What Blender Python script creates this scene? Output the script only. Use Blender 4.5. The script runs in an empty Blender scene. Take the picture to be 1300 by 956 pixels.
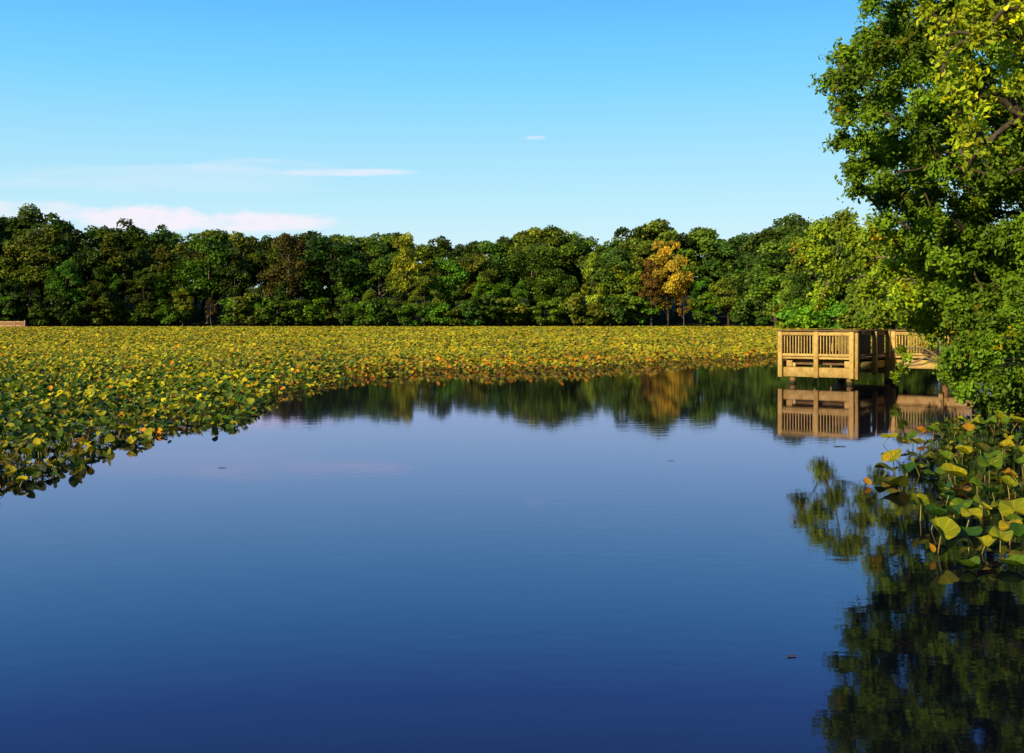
import bpy, math, random
import numpy as np

rng = np.random.default_rng(11)
random.seed(7)
R = math.radians
scene = bpy.context.scene
COL = scene.collection

# ------------------------------------------------------------------ camera
F_PX, CX, HY, EYE = 1500.0, 650.0, 406.0, 2.13
cam_d = bpy.data.cameras.new('camera')
cam = bpy.data.objects.new('camera', cam_d)
COL.objects.link(cam)
cam.location = (0, 0, EYE)
cam.rotation_euler = (R(90), 0, 0)
cam_d.sensor_width = 36.0
cam_d.lens = F_PX / 1300.0 * 36.0
cam_d.shift_y = -(478.0 - HY) / 1300.0
cam_d.clip_start = 0.05
cam_d.clip_end = 6000
scene.camera = cam


def at(px, py, Y):
    """world point measured from the photograph at distance Y"""
    return np.array([(px - CX) / F_PX * Y, Y, EYE - (py - HY) / F_PX * Y])


# ------------------------------------------------------------------ helpers
def link(o, parent=None):
    COL.objects.link(o)
    if parent is not None:
        o.parent = parent
    return o


def tag(o, label=None, cat=None, group=None, kind=None):
    if label: o['label'] = label
    if cat: o['category'] = cat
    if group: o['group'] = group
    if kind: o['kind'] = kind
    return o


def empty(name, loc=(0, 0, 0), rz=0.0, scale=1.0):
    o = bpy.data.objects.new(name, None)
    o.empty_display_size = 0.2
    o.location = loc
    o.rotation_euler = (0, 0, rz)
    o.scale = (scale, scale, scale)
    return link(o)


def np_mesh(name, V, Fq, tint=None, smooth=False, mats=()):
    """V (n,3); Fq list of arrays (m,k) of polygons with k corners"""
    me = bpy.data.meshes.new(name)
    V = np.asarray(V, dtype=np.float32)
    if not isinstance(Fq, list): Fq = [Fq]
    Fq = [f for f in Fq if len(f)]
    loops = np.concatenate([f.reshape(-1) for f in Fq]).astype(np.int32)
    counts = np.concatenate([np.full(len(f), f.shape[1]) for f in Fq]).astype(np.int32)
    starts = np.concatenate([[0], np.cumsum(counts)[:-1]]).astype(np.int32)
    me.vertices.add(len(V)); me.vertices.foreach_set('co', V.reshape(-1))
    me.loops.add(len(loops)); me.loops.foreach_set('vertex_index', loops)
    me.polygons.add(len(counts)); me.polygons.foreach_set('loop_start', starts)
    me.update(calc_edges=True)
    if tint is not None:
        a = me.color_attributes.new('tint', 'FLOAT_COLOR', 'POINT')
        t = np.ones((len(V), 4), dtype=np.float32); t[:, :tint.shape[1]] = tint
        a.data.foreach_set('color', t.reshape(-1))
    if smooth:
        me.polygons.foreach_set('use_smooth', np.ones(len(counts), dtype=bool))
    for m in mats: me.materials.append(m)
    me.validate()
    return me


def mobj(name, me, parent=None):
    return link(bpy.data.objects.new(name, me), parent)


class MB:
    """collects boxes and tubes into one mesh"""
    def __init__(self): self.V = []; self.Q = []; self.T = []; self.n = 0
    def add(self, V, Q=None, T=None):
        V = np.asarray(V, float)
        self.V.append(V)
        if Q is not None and len(Q): self.Q.append(np.asarray(Q) + self.n)
        if T is not None and len(T): self.T.append(np.asarray(T) + self.n)
        self.n += len(V)
    def box(self, o, u, v, w, bev=0.006):
        """box centred at o with half vectors u,v,w; chamfered along its edges"""
        o, u, v, w = [np.asarray(k, float) for k in (o, u, v, w)]
        lu, lv, lw = [np.linalg.norm(k) for k in (u, v, w)]
        b = min(bev, lu * .4, lv * .4, lw * .4)
        pts = []; idx = {}
        ax = [(u, lu), (v, lv), (w, lw)]
        for sx in (-1, 1):
            for sy in (-1, 1):
                for sz in (-1, 1):
                    for k in range(3):
                        s = [sx, sy, sz]
                        p = o.copy()
                        for j in range(3):
                            d, L = ax[j]
                            p = p + d * s[j] * (1.0 if j == k else (L - b) / L)
                        idx[(sx, sy, sz, k)] = len(pts); pts.append(p)
        Q = []; T = []
        for k in range(3):
            i, j = [m for m in range(3) if m != k]
            for s in (-1, 1):
                ring = []
                for a, c in ((-1, -1), (1, -1), (1, 1), (-1, 1)):
                    sg = [0, 0, 0]; sg[k] = s; sg[i] = a; sg[j] = c
                    ring.append(idx[(*sg, k)])
                Q.append(ring)
        for k in range(3):      # edges along axis k
            i, j = [m for m in range(3) if m != k]
            for a in (-1, 1):
                for c in (-1, 1):
                    q = []
                    for s, ord_ in ((-1, (i, j)), (1, (j, i))):
                        for face in ord_:
                            sg = [0, 0, 0]; sg[k] = s; sg[i] = a; sg[j] = c
                            q.append(idx[(*sg, face)])
                    Q.append(q)
        for sx in (-1, 1):
            for sy in (-1, 1):
                for sz in (-1, 1):
                    T.append([idx[(sx, sy, sz, k)] for k in range(3)])
        self.add(pts, Q, T)
    def tube(self, P, rad, n=6, cap=True):
        P = np.asarray(P, float); rad = np.broadcast_to(np.asarray(rad, float), (len(P),))
        d = np.gradient(P, axis=0)
        d /= np.linalg.norm(d, axis=1)[:, None] + 1e-9
        ref = np.array([0.31, 0.17, 0.93]) if abs(d[0][2]) < .8 else np.array([.9, .3, .1])
        a = np.cross(d, ref); a /= np.linalg.norm(a, axis=1)[:, None] + 1e-9
        b = np.cross(d, a)
        th = np.linspace(0, 2 * np.pi, n, endpoint=False)
        V = P[:, None, :] + rad[:, None, None] * (a[:, None, :] * np.cos(th)[None, :, None] + b[:, None, :] * np.sin(th)[None, :, None])
        V = V.reshape(-1, 3)
        i = np.arange(len(P) - 1)[:, None] * n; j = np.arange(n)[None, :]; j2 = (j + 1) % n
        Q = np.stack([i + j, i + j2, i + n + j2, i + n + j], -1).reshape(-1, 4)
        T = []
        if cap:
            V = np.vstack([V, P[0], P[-1]]); k0 = len(V) - 2; k1 = len(V) - 1; L = (len(P) - 1) * n
            T = [[k0, (m + 1) % n, m] for m in range(n)] + [[k1, L + m, L + (m + 1) % n] for m in range(n)]
        self.add(V, Q, T)
    def mesh(self, name, mat, smooth=False):
        Fs = []
        if self.Q: Fs.append(np.vstack(self.Q))
        if self.T: Fs.append(np.vstack(self.T))
        me = np_mesh(name, np.vstack(self.V), Fs, smooth=smooth, mats=[mat])
        import bmesh
        bm = bmesh.new(); bm.from_mesh(me); bmesh.ops.recalc_face_normals(bm, faces=bm.faces); bm.to_mesh(me); bm.free()
        return me
    def build(self, name, mat, parent=None, smooth=False):
        return mobj(name, self.mesh(name, mat, smooth), parent)


def scatter(P, N, size, tv, tf, roll=None, aniso=None):
    """copies of a leaf template (tv: k,3  tf: list of polygon arrays) at P with normal N"""
    n = len(P); k = len(tv)
    N = N / (np.linalg.norm(N, axis=1)[:, None] + 1e-9)
    r = rng.normal(size=(n, 3)) if roll is None else roll
    A = np.cross(N, r); A /= np.linalg.norm(A, axis=1)[:, None] + 1e-9
    B = np.cross(N, A)
    s = np.broadcast_to(np.asarray(size, float), (n,))
    L = tv[None] * s[:, None, None]
    V = P[:, None, :] + A[:, None, :] * L[:, :, 0:1] + B[:, None, :] * L[:, :, 1:2] + N[:, None, :] * L[:, :, 2:3]
    off = (np.arange(n) * k)[:, None, None]
    return V.reshape(-1, 3), [(f[None] + off).reshape(-1, f.shape[1]) for f in tf]


# leaf templates (unit size)
LEAF_V = np.array([[0, -.5, 0], [.26, -.12, .05], [.2, .22, .05], [0, .55, -.04], [-.2, .22, .05], [-.26, -.12, .05]], float)
LEAF_F = [np.array([[0, 1, 2, 3], [0, 3, 4, 5]])]
CLUMP_V = np.array([[-.5, -.3, 0], [.1, -.52, .1], [.52, .05, 0], [.15, .5, -.08], [-.38, .36, .06]], float)
CLUMP_F = [np.array([[0, 1, 2, 3, 4]])]


def lily_template(nseg=12, rings=(0.5, 1.0), cup=0.18, fold=0.0, wav=0.05, seed=0):
    rg = np.random.default_rng(seed)
    V = [[0, -.12, 0]]; ph = rg.uniform(0, 6)
    for r in rings:
        for i in range(nseg):
            t = 2 * np.pi * (i + .5) / nseg - np.pi / 2     # notch at -y
            a = 2 * np.pi * (i + .5) / nseg
            notch = np.exp(-(min(a, 2 * np.pi - a) / .42) ** 2)
            rr = .5 * r * (1 - .38 * notch * (r > .9)) * (1 + .06 * np.sin(2 * t))
            x = rr * np.cos(t) * .92; y = rr * np.sin(t) * 1.08
            z = cup * (rr * 2) ** 2 * .5 + wav * r * np.sin(3 * t + ph) + fold * abs(x) * 1.4
            V.append([x, y, z])
    T = []; Q = []
    for i in range(nseg):
        j = (i + 1) % nseg
        if i != nseg - 1 or len(rings) > 1: T.append([0, 1 + i, 1 + j])
    for k in range(len(rings) - 1):
        o = 1 + k * nseg
        for i in range(nseg):
            j = (i + 1) % nseg
            if i == nseg - 1: continue      # leave the notch open
            Q.append([o + i, o + nseg + i, o + nseg + j, o + j])
    f = [np.array(T)]
    if Q: f.append(np.array(Q))
    return np.array(V, float), f


# ------------------------------------------------------------------ materials
def new_mat(name):
    m = bpy.data.materials.new(name); m.use_nodes = True
    nt = m.node_tree; nt.nodes.clear()
    out = nt.nodes.new('ShaderNodeOutputMaterial')
    return m, nt, out


def N(nt, t, **kw):
    n = nt.nodes.new(t)
    for k, v in kw.items():
        if k.startswith('i_'):
            key = k[2:]
            key = int(key) if key.isdigit() else key.replace('_', ' ')
            n.inputs[key].default_value = v
        else: setattr(n, k, v)
    return n


def mixc(nt, a, b, fac, blend='MIX'):
    m = nt.nodes.new('ShaderNodeMix'); m.data_type = 'RGBA'; m.blend_type = blend
    for s, v in ((0, fac), (6, a), (7, b)):
        if hasattr(v, 'is_linked'): nt.links.new(v, m.inputs[s])
        else: m.inputs[s].default_value = v
    return m.outputs[2]


def ramp(nt, src, stops, interp='LINEAR'):
    r = nt.nodes.new('ShaderNodeValToRGB'); r.color_ramp.interpolation = interp
    e = r.color_ramp.elements
    while len(e) < len(stops): e.new(.5)
    for el, (p, c) in zip(e, stops):
        el.position = p; el.color = (*c, 1) if len(c) == 3 else c
    if src is not None: nt.links.new(src, r.inputs[0])
    return r.outputs[0]


def leaf_shader(nt, out, col, trans=.3, rough=.5, spec=.25):
    p = N(nt, 'ShaderNodeBsdfPrincipled', i_Roughness=rough)
    p.inputs['Specular IOR Level'].default_value = spec
    t = N(nt, 'ShaderNodeBsdfTranslucent')
    mx = N(nt, 'ShaderNodeMixShader', i_0=trans)
    nt.links.new(col, p.inputs['Base Color']); nt.links.new(col, t.inputs['Color'])
    nt.links.new(p.outputs[0], mx.inputs[1]); nt.links.new(t.outputs[0], mx.inputs[2])
    nt.links.new(mx.outputs[0], out.inputs['Surface'])


def mat_foliage():
    """object colour times the per-leaf tint"""
    m, nt, out = new_mat('foliage')
    oi = N(nt, 'ShaderNodeObjectInfo'); at_ = N(nt, 'ShaderNodeAttribute', attribute_name='tint')
    c = mixc(nt, oi.outputs['Color'], at_.outputs['Color'], 1.0, 'MULTIPLY')
    leaf_shader(nt, out, c, .33, .5, .2)
    return m


def mat_tint_leaf(name, trans, rough, spec):
    m, nt, out = new_mat(name)
    at_ = N(nt, 'ShaderNodeAttribute', attribute_name='tint')
    tc = N(nt, 'ShaderNodeTexCoord')
    nz = N(nt, 'ShaderNodeTexNoise', i_Scale=9.0, i_Detail=2.0); nt.links.new(tc.outputs['Object'], nz.inputs['Vector'])
    v = ramp(nt, nz.outputs[0], [(.3, (.7, .7, .7)), (.7, (1.2, 1.2, 1.2))])
    c = mixc(nt, at_.outputs['Color'], v, 1.0, 'MULTIPLY')
    leaf_shader(nt, out, c, trans, rough, spec)
    return m


def mat_lily_leaf():
    """single lily leaves: object colour, yellow and brown blotches by the object's alpha, radiating veins"""
    m, nt, out = new_mat('lily_leaf')
    oi = N(nt, 'ShaderNodeObjectInfo'); tc = N(nt, 'ShaderNodeTexCoord')
    off = N(nt, 'ShaderNodeVectorMath', operation='ADD')
    mul = N(nt, 'ShaderNodeVectorMath', operation='SCALE'); mul.inputs['Scale'].default_value = 37.0
    cmb = N(nt, 'ShaderNodeCombineXYZ')
    nt.links.new(oi.outputs['Random'], cmb.inputs[0]); nt.links.new(oi.outputs['Random'], cmb.inputs[1])
    nt.links.new(cmb.outputs[0], mul.inputs[0]); nt.links.new(tc.outputs['Object'], off.inputs[0]); nt.links.new(mul.outputs[0], off.inputs[1])
    nz = N(nt, 'ShaderNodeTexNoise', i_Scale=3.2, i_Detail=5.0, i_Roughness=.65); nt.links.new(off.outputs[0], nz.inputs['Vector'])
    # blotch = smoothstep(noise, threshold from alpha)
    sub = N(nt, 'ShaderNodeMath', operation='ADD'); nt.links.new(nz.outputs[0], sub.inputs[0]); nt.links.new(oi.outputs['Alpha'], sub.inputs[1])
    b1 = ramp(nt, sub.outputs[0], [(.0, (0, 0, 0)), (.82, (0, 0, 0)), (.95, (1, 1, 1))])
    b2 = ramp(nt, sub.outputs[0], [(.0, (0, 0, 0)), (.98, (0, 0, 0)), (1.0, (.7, .7, .7))])
    c = mixc(nt, oi.outputs['Color'], (.62, .42, .015, 1), b1)
    c = mixc(nt, c, (.30, .10, .015, 1), b2)
    # veins: angle around the leaf base
    sx = N(nt, 'ShaderNodeSeparateXYZ'); nt.links.new(tc.outputs['Object'], sx.inputs[0])
    an = N(nt, 'ShaderNodeMath', operation='ARCTAN2'); nt.links.new(sx.outputs[0], an.inputs[0]); nt.links.new(sx.outputs[1], an.inputs[1])
    mu = N(nt, 'ShaderNodeMath', operation='MULTIPLY', i_1=9.0); nt.links.new(an.outputs[0], mu.inputs[0])
    si = N(nt, 'ShaderNodeMath', operation='COSINE'); nt.links.new(mu.outputs[0], si.inputs[0])
    v = ramp(nt, si.outputs[0], [(.0, (.88, .88, .88)), (.8, (1, 1, 1)), (1, (1.25, 1.25, 1.1))])
    c = mixc(nt, c, v, 1.0, 'MULTIPLY')
    leaf_shader(nt, out, c, .3, .5, .22)
    return m


def mat_stalk():
    m, nt, out = new_mat('lily_stalk')
    oi = N(nt, 'ShaderNodeObjectInfo')
    c = ramp(nt, oi.outputs['Random'], [(0, (.16, .17, .02)), (.6, (.3, .26, .035)), (1, (.24, .12, .03))])
    p = N(nt, 'ShaderNodeBsdfPrincipled', i_Roughness=.45); nt.links.new(c, p.inputs['Base Color'])
    nt.links.new(p.outputs[0], out.inputs['Surface'])
    return m


def mat_bark(name, a, b):
    m, nt, out = new_mat(name)
    tc = N(nt, 'ShaderNodeTexCoord'); mp = N(nt, 'ShaderNodeMapping'); mp.inputs['Scale'].default_value = (1, 1, .25)
    nt.links.new(tc.outputs['Object'], mp.inputs[0])
    nz = N(nt, 'ShaderNodeTexNoise', i_Scale=7.0, i_Detail=6.0, i_Roughness=.7); nt.links.new(mp.outputs[0], nz.inputs['Vector'])
    c = ramp(nt, nz.outputs[0], [(.3, a), (.7, b)])
    bp = N(nt, 'ShaderNodeBump', i_Strength=.6, i_Distance=.03); nt.links.new(nz.outputs[0], bp.inputs['Height'])
    p = N(nt, 'ShaderNodeBsdfPrincipled', i_Roughness=.9); p.inputs['Specular IOR Level'].default_value = .1
    nt.links.new(c, p.inputs['Base Color']); nt.links.new(bp.outputs[0], p.inputs['Normal'])
    nt.links.new(p.outputs[0], out.inputs['Surface'])
    return m


def mat_wood(name, dark, mid, light):
    m, nt, out = new_mat(name)
    tc = N(nt, 'ShaderNodeTexCoord'); oi = N(nt, 'ShaderNodeObjectInfo')
    cmb = N(nt, 'ShaderNodeCombineXYZ')
    mul0 = N(nt, 'ShaderNodeMath', operation='MULTIPLY', i_1=31.0); nt.links.new(oi.outputs['Random'], mul0.inputs[0])
    nt.links.new(mul0.outputs[0], cmb.inputs[0]); nt.links.new(mul0.outputs[0], cmb.inputs[2])
    add = N(nt, 'ShaderNodeVectorMath', operation='ADD'); nt.links.new(tc.outputs['Object'], add.inputs[0]); nt.links.new(cmb.outputs[0], add.inputs[1])
    mp = N(nt, 'ShaderNodeMapping'); mp.inputs['Scale'].default_value = (3, 3, 3); nt.links.new(add.outputs[0], mp.inputs[0])
    n1 = N(nt, 'ShaderNodeTexNoise', i_Scale=1.3, i_Detail=6.0, i_Roughness=.7); nt.links.new(mp.outputs[0], n1.inputs['Vector'])
    n2 = N(nt, 'ShaderNodeTexNoise', i_Scale=14.0, i_Detail=3.0); nt.links.new(mp.outputs[0], n2.inputs['Vector'])
    c = ramp(nt, n1.outputs[0], [(.25, dark), (.5, mid), (.75, light)])
    v = ramp(nt, n2.outputs[0], [(.3, (.72, .72, .72)), (.65, (1.08, 1.08, 1.08))])
    c = mixc(nt, c, v, 1.0, 'MULTIPLY')
    r = ramp(nt, oi.outputs['Random'], [(0, (.78, .74, .7)), (1, (1.12, 1.1, 1.05))])
    c = mixc(nt, c, r, 1.0, 'MULTIPLY')
    p = N(nt, 'ShaderNodeBsdfPrincipled', i_Roughness=.75); p.inputs['Specular IOR Level'].default_value = .2
    bp = N(nt, 'ShaderNodeBump', i_Strength=.3, i_Distance=.01); nt.links.new(n2.outputs[0], bp.inputs['Height'])
    nt.links.new(c, p.inputs['Base Color']); nt.links.new(bp.outputs[0], p.inputs['Normal'])
    nt.links.new(p.outputs[0], out.inputs['Surface'])
    return m


def mat_ground():
    m, nt, out = new_mat('ground_litter')
    tc = N(nt, 'ShaderNodeTexCoord')
    n1 = N(nt, 'ShaderNodeTexNoise', i_Scale=.6, i_Detail=8.0, i_Roughness=.7); nt.links.new(tc.outputs['Object'], n1.inputs['Vector'])
    c = ramp(nt, n1.outputs[0], [(.3, (.022, .018, .01)), (.5, (.035, .04, .012)), (.7, (.05, .07, .015))])
    bp = N(nt, 'ShaderNodeBump', i_Strength=.8, i_Distance=.2); nt.links.new(n1.outputs[0], bp.inputs['Height'])
    p = N(nt, 'ShaderNodeBsdfPrincipled', i_Roughness=.95); p.inputs['Specular IOR Level'].default_value = .05
    nt.links.new(c, p.inputs['Base Color']); nt.links.new(bp.outputs[0], p.inputs['Normal'])
    nt.links.new(p.outputs[0], out.inputs['Surface'])
    return m


def mat_water():
    m, nt, out = new_mat('pond_water')
    tc = N(nt, 'ShaderNodeTexCoord')
    mp = N(nt, 'ShaderNodeMapping'); mp.inputs['Scale'].default_value = (1.0, 1.6, 1); nt.links.new(tc.outputs['Object'], mp.inputs[0])
    n1 = N(nt, 'ShaderNodeTexNoise', i_Scale=2.6, i_Detail=3.0, i_Roughness=.5); nt.links.new(mp.outputs[0], n1.inputs['Vector'])
    n3 = N(nt, 'ShaderNodeTexNoise', i_Scale=.12, i_Detail=2.0); nt.links.new(tc.outputs['Object'], n3.inputs['Vector'])
    amp = ramp(nt, n3.outputs[0], [(.35, (.25, .25, .25)), (.7, (1, 1, 1))])
    st = N(nt, 'ShaderNodeMath', operation='MULTIPLY', i_1=.07); nt.links.new(amp, st.inputs[0])
    bp = N(nt, 'ShaderNodeBump', i_Distance=.02); nt.links.new(n1.outputs[0], bp.inputs['Height']); nt.links.new(st.outputs[0], bp.inputs['Strength'])
    gl = N(nt, 'ShaderNodeBsdfGlossy', i_Roughness=.03); gl.inputs['Color'].default_value = (.75, .70, 1.0, 1)
    nt.links.new(bp.outputs[0], gl.inputs['Normal'])
    df = N(nt, 'ShaderNodeBsdfDiffuse'); df.inputs['Color'].default_value = (.003, .004, .008, 1)
    fr = N(nt, 'ShaderNodeFresnel', i_IOR=1.52); nt.links.new(bp.outputs[0], fr.inputs['Normal'])
    mx = N(nt, 'ShaderNodeMixShader'); nt.links.new(fr.outputs[0], mx.inputs[0])
    nt.links.new(df.outputs[0], mx.inputs[1]); nt.links.new(gl.outputs[0], mx.inputs[2])
    nt.links.new(mx.outputs[0], out.inputs['Surface'])
    return m


M_FOL = mat_foliage()
M_MASS = mat_tint_leaf('lily_mass', .25, .5, .25)
M_LILY = mat_lily_leaf()
M_STALK = mat_stalk()
M_BARK = mat_bark('bark', (.035, .025, .015), (.13, .10, .065))
M_PALE = mat_bark('pale_bark', (.12, .09, .055), (.34, .28, .2))
M_WOOD = mat_wood('dock_timber', (.40, .24, .07), (.72, .50, .155), (.88, .68, .27))
M_DECK_AND_SHADE = mat_wood('deck_board_and_shade', (.16, .10, .05), (.28, .18, .09), (.36, .25, .13))  # deck board colour, also used to darken railings that lie in shade
M_PILE = mat_wood('pile_timber', (.22, .12, .04), (.42, .25, .08), (.52, .33, .12))
_nt = M_PILE.node_tree; _p = [n_ for n_ in _nt.nodes if n_.type == 'BSDF_PRINCIPLED'][0]
_src = _p.inputs['Base Color'].links[0].from_socket
_tc = N(_nt, 'ShaderNodeTexCoord'); _sx = N(_nt, 'ShaderNodeSeparateXYZ'); _nt.links.new(_tc.outputs['Object'], _sx.inputs[0])
_wet = ramp(_nt, _sx.outputs[2], [(0, (1, 1, 1)), (.05, (1, 1, 1)), (.13, (0, 0, 0))])
_nt.links.new(mixc(_nt, _src, (.05, .045, .015, 1), _wet), _p.inputs['Base Color'])
M_FARW = mat_wood('pale_timber', (.5, .28, .13), (.72, .45, .25), (.8, .55, .33))
M_GROUND = mat_ground()
M_WATER = mat_water()

# ------------------------------------------------------------------ sky and sun
SUN_EL = R(25.0)
SUN_DIR = np.array([-.67, -.74, 0.0]); SUN_DIR /= np.linalg.norm(SUN_DIR)
SUN_AZ = math.atan2(SUN_DIR[0], SUN_DIR[1])
world = bpy.data.worlds.new('World'); scene.world = world
world.use_nodes = True
wn = world.node_tree; wn.nodes.clear()
wout = N(wn, 'ShaderNodeOutputWorld'); bg = N(wn, 'ShaderNodeBackground', i_Strength=.11)
sky = N(wn, 'ShaderNodeTexSky'); sky.sky_type = 'NISHITA'; sky.sun_disc = False
sky.sun_elevation = SUN_EL; sky.sun_rotation = SUN_AZ % (2 * math.pi)
sky.altitude = 50; sky.air_density = 1.0; sky.dust_density = .4; sky.ozone_density = 2.5
wtc = N(wn, 'ShaderNodeTexCoord')
sep = N(wn, 'ShaderNodeSeparateXYZ'); wn.links.new(wtc.outputs['Generated'], sep.inputs[0])
grade = ramp(wn, sep.outputs[2], [(0.0, (6.8, 8.4, 8.8)), (.06, (6.1, 8.3, 9.1)), (.104, (4.6, 7.8, 9.2)), (.2, (1.9, 6.3, 9.6)), (.25, (1.2, 5.1, 9.6)), (.30, (.9, 3.3, 8.4)), (.42, (.5, 1.9, 5.6)), (1.0, (.22, .8, 2.8))])
skyc = mixc(wn, sky.outputs[0], grade, .9)
# sky dimmed behind the viewer to cut ambient light and deepen contrast
bk = N(wn, 'ShaderNodeMapRange', i_1=-.5, i_2=.25, i_3=.42, i_4=1.0); wn.links.new(sep.outputs[1], bk.inputs[0])
skyc = mixc(wn, (0, 0, 0, 1), skyc, bk.outputs[0])
# clouds: azimuth / elevation about the viewing direction (+Y)
ydiv = N(wn, 'ShaderNodeMath', operation='MAXIMUM', i_1=.05); wn.links.new(sep.outputs[1], ydiv.inputs[0])
ux = N(wn, 'ShaderNodeMath', operation='DIVIDE'); wn.links.new(sep.outputs[0], ux.inputs[0]); wn.links.new(ydiv.outputs[0], ux.inputs[1])
uz = N(wn, 'ShaderNodeMath', operation='DIVIDE'); wn.links.new(sep.outputs[2], uz.inputs[0]); wn.links.new(ydiv.outputs[0], uz.inputs[1])
cv = N(wn, 'ShaderNodeCombineXYZ'); wn.links.new(ux.outputs[0], cv.inputs[0]); wn.links.new(uz.outputs[0], cv.inputs[1])


def cloud(scale, sc3, seed, detail, rough, lo, hi, cx, cz, rx, rz, gain):
    """a patch of noise cloud centred at slope (cx, cz) with half sizes (rx, rz)"""
    mp = N(wn, 'ShaderNodeMapping'); mp.inputs['Scale'].default_value = sc3; mp.inputs['Location'].default_value = (seed, seed * .7, 0)
    wn.links.new(cv.outputs[0], mp.inputs[0])
    nz = N(wn, 'ShaderNodeTexNoise', i_Scale=scale, i_Detail=detail, i_Roughness=rough); wn.links.new(mp.outputs[0], nz.inputs['Vector'])
    mask = N(wn, 'ShaderNodeMapping'); mask.vector_type = 'POINT'
    mask.inputs['Location'].default_value = (-cx / rx, -cz / rz, 0); mask.inputs['Scale'].default_value = (1 / rx, 1 / rz, 0)
    wn.links.new(cv.outputs[0], mask.inputs[0])
    ln = N(wn, 'ShaderNodeVectorMath', operation='LENGTH'); wn.links.new(mask.outputs[0], ln.inputs[0])
    fall = N(wn, 'ShaderNodeMapRange', i_1=0.35, i_2=1.3, i_3=0.0, i_4=1.1); wn.links.new(ln.outputs['Value'], fall.inputs[0])
    sb = N(wn, 'ShaderNodeMath', operation='SUBTRACT'); wn.links.new(nz.outputs[0], sb.inputs[0]); wn.links.new(fall.outputs[0], sb.inputs[1])
    mr = N(wn, 'ShaderNodeMapRange', i_1=lo, i_2=hi, i_3=0.0, i_4=gain); wn.links.new(sb.outputs[0], mr.inputs[0])
    return mr.outputs[0]


PINK = (8.7, 8.1, 8.9, 1)
f = F_PX
for args in ((26.0, (1.0, 2.4, 1), 3.1, 6, .66, .22, .56, (40 - CX) / f, (HY - 268) / f, .10, .018, .55),
             (30.0, (1.0, 1.9, 1), 7.7, 6, .66, .17, .47, (180 - CX) / f, (HY - 278) / f, .11, .019, .92),
             (30.0, (1.0, 2.2, 1), 4.4, 6, .66, .18, .50, (330 - CX) / f, (HY - 283) / f, .12, .016, .85),
             (26.0, (.5, 3.4, 1), 1.3, 6, .66, .34, .72, (330 - CX) / f, (HY - 210) / f, .14, .013, .36),
             (8.0, (.45, 7, 1), 5.2, 5, .6, .32, .85, (200 - CX) / f, (HY - 228) / f, .32, .03, .4),
             (44.0, (.4, 2.6, 1), 2.9, 6, .7, .20, .60, (440 - CX) / f, (HY - 219) / f, .105, .0062, .6),
             (95.0, (.5, 2.0, 1), 9.9, 6, .7, .28, .7, (680 - CX) / f, (HY - 175) / f, .02, .0038, .6)):
    skyc = mixc(wn, skyc, PINK, cloud(*args))
wn.links.new(skyc, bg.inputs['Color']); wn.links.new(bg.outputs[0], wout.inputs[0])

sd = bpy.data.lights.new('sun', 'SUN'); sd.energy = 5.0; sd.angle = R(.5); sd.color = (1.0, .83, .56)
so = bpy.data.objects.new('sun', sd); link(so)
v = np.array([SUN_DIR[0] * math.cos(SUN_EL), SUN_DIR[1] * math.cos(SUN_EL), math.sin(SUN_EL)])
from mathutils import Vector
so.rotation_euler = Vector(v).to_track_quat('Z', 'Y').to_euler()
so.location = (-30, -30, 30)

# ------------------------------------------------------------------ terrain and water
def shore_right(Y): return np.interp(Y, [-50, 0, 12, 20, 27, 32, 38, 45, 60, 120, 220, 300, 600], [7, 7.5, 8.6, 10, 11.8, 14.0, 17.2, 22, 34, 62, 96, 120, 200])
def shore_left(Y): return -(np.interp(Y, [-50, 0, 60, 250, 320], [16, 18, 44, 128, 150]))
def shore_far(X): return 300 + 3 * np.sin(X / 19.) + 2 * np.sin(X / 7.3 + 1) - np.clip((-X - 60) * .2, 0, 18)


def inside(X, Y):
    return np.minimum.reduce([Y - 3.2, shore_far(X) - Y, (shore_right(Y) - X) * .85, (X - shore_left(Y)) * .9])


def ground_z(X, Y):
    m = inside(X, Y)
    d = -m
    z = np.where(m > 0, -np.minimum(.9, m * .28), np.minimum(.45, d * .35))
    return z + np.where(d > 6, np.minimum((d - 6) * .14, 13), 0) * (np.asarray(Y) > 60) + .12 * np.sin(np.asarray(X) * .7) * np.cos(np.asarray(Y) * .6) * (d > .5)


gx = np.concatenate([np.linspace(-1600, -190, 24), np.arange(-180, -50, 4), np.arange(-50, 60, 1.0), np.arange(60, 180, 4), np.linspace(190, 1600, 24)])
gy = np.concatenate([np.linspace(-400, -30, 10), np.arange(-24, 70, 1.0), np.arange(70, 330, 3), np.linspace(340, 2600, 26)])
XX, YY = np.meshgrid(gx, gy)
ZZ = ground_z(XX, YY)
V = np.stack([XX, YY, ZZ], -1).reshape(-1, 3)
nx, ny = len(gx), len(gy)
ii = (np.arange(ny - 1)[:, None] * nx + np.arange(nx - 1)[None]).reshape(-1)
Q = np.stack([ii, ii + 1, ii + nx + 1, ii + nx], -1)
tag(mobj('ground', np_mesh('ground', V, Q, smooth=True, mats=[M_GROUND])), 'dark wooded ground and banks around the pond', kind='structure')
wv = np.array([[-175, -10, 0], [175, -10, 0], [175, 330, 0], [-175, 330, 0]], float)
tag(mobj('water', np_mesh('water', wv, np.array([[0, 1, 2, 3]]), mats=[M_WATER])), 'calm dark blue pond water mirroring sky and trees', kind='structure')

# ------------------------------------------------------------------ docks
def dir3(a): return np.array([a[0], a[1], 0.0])


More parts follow.
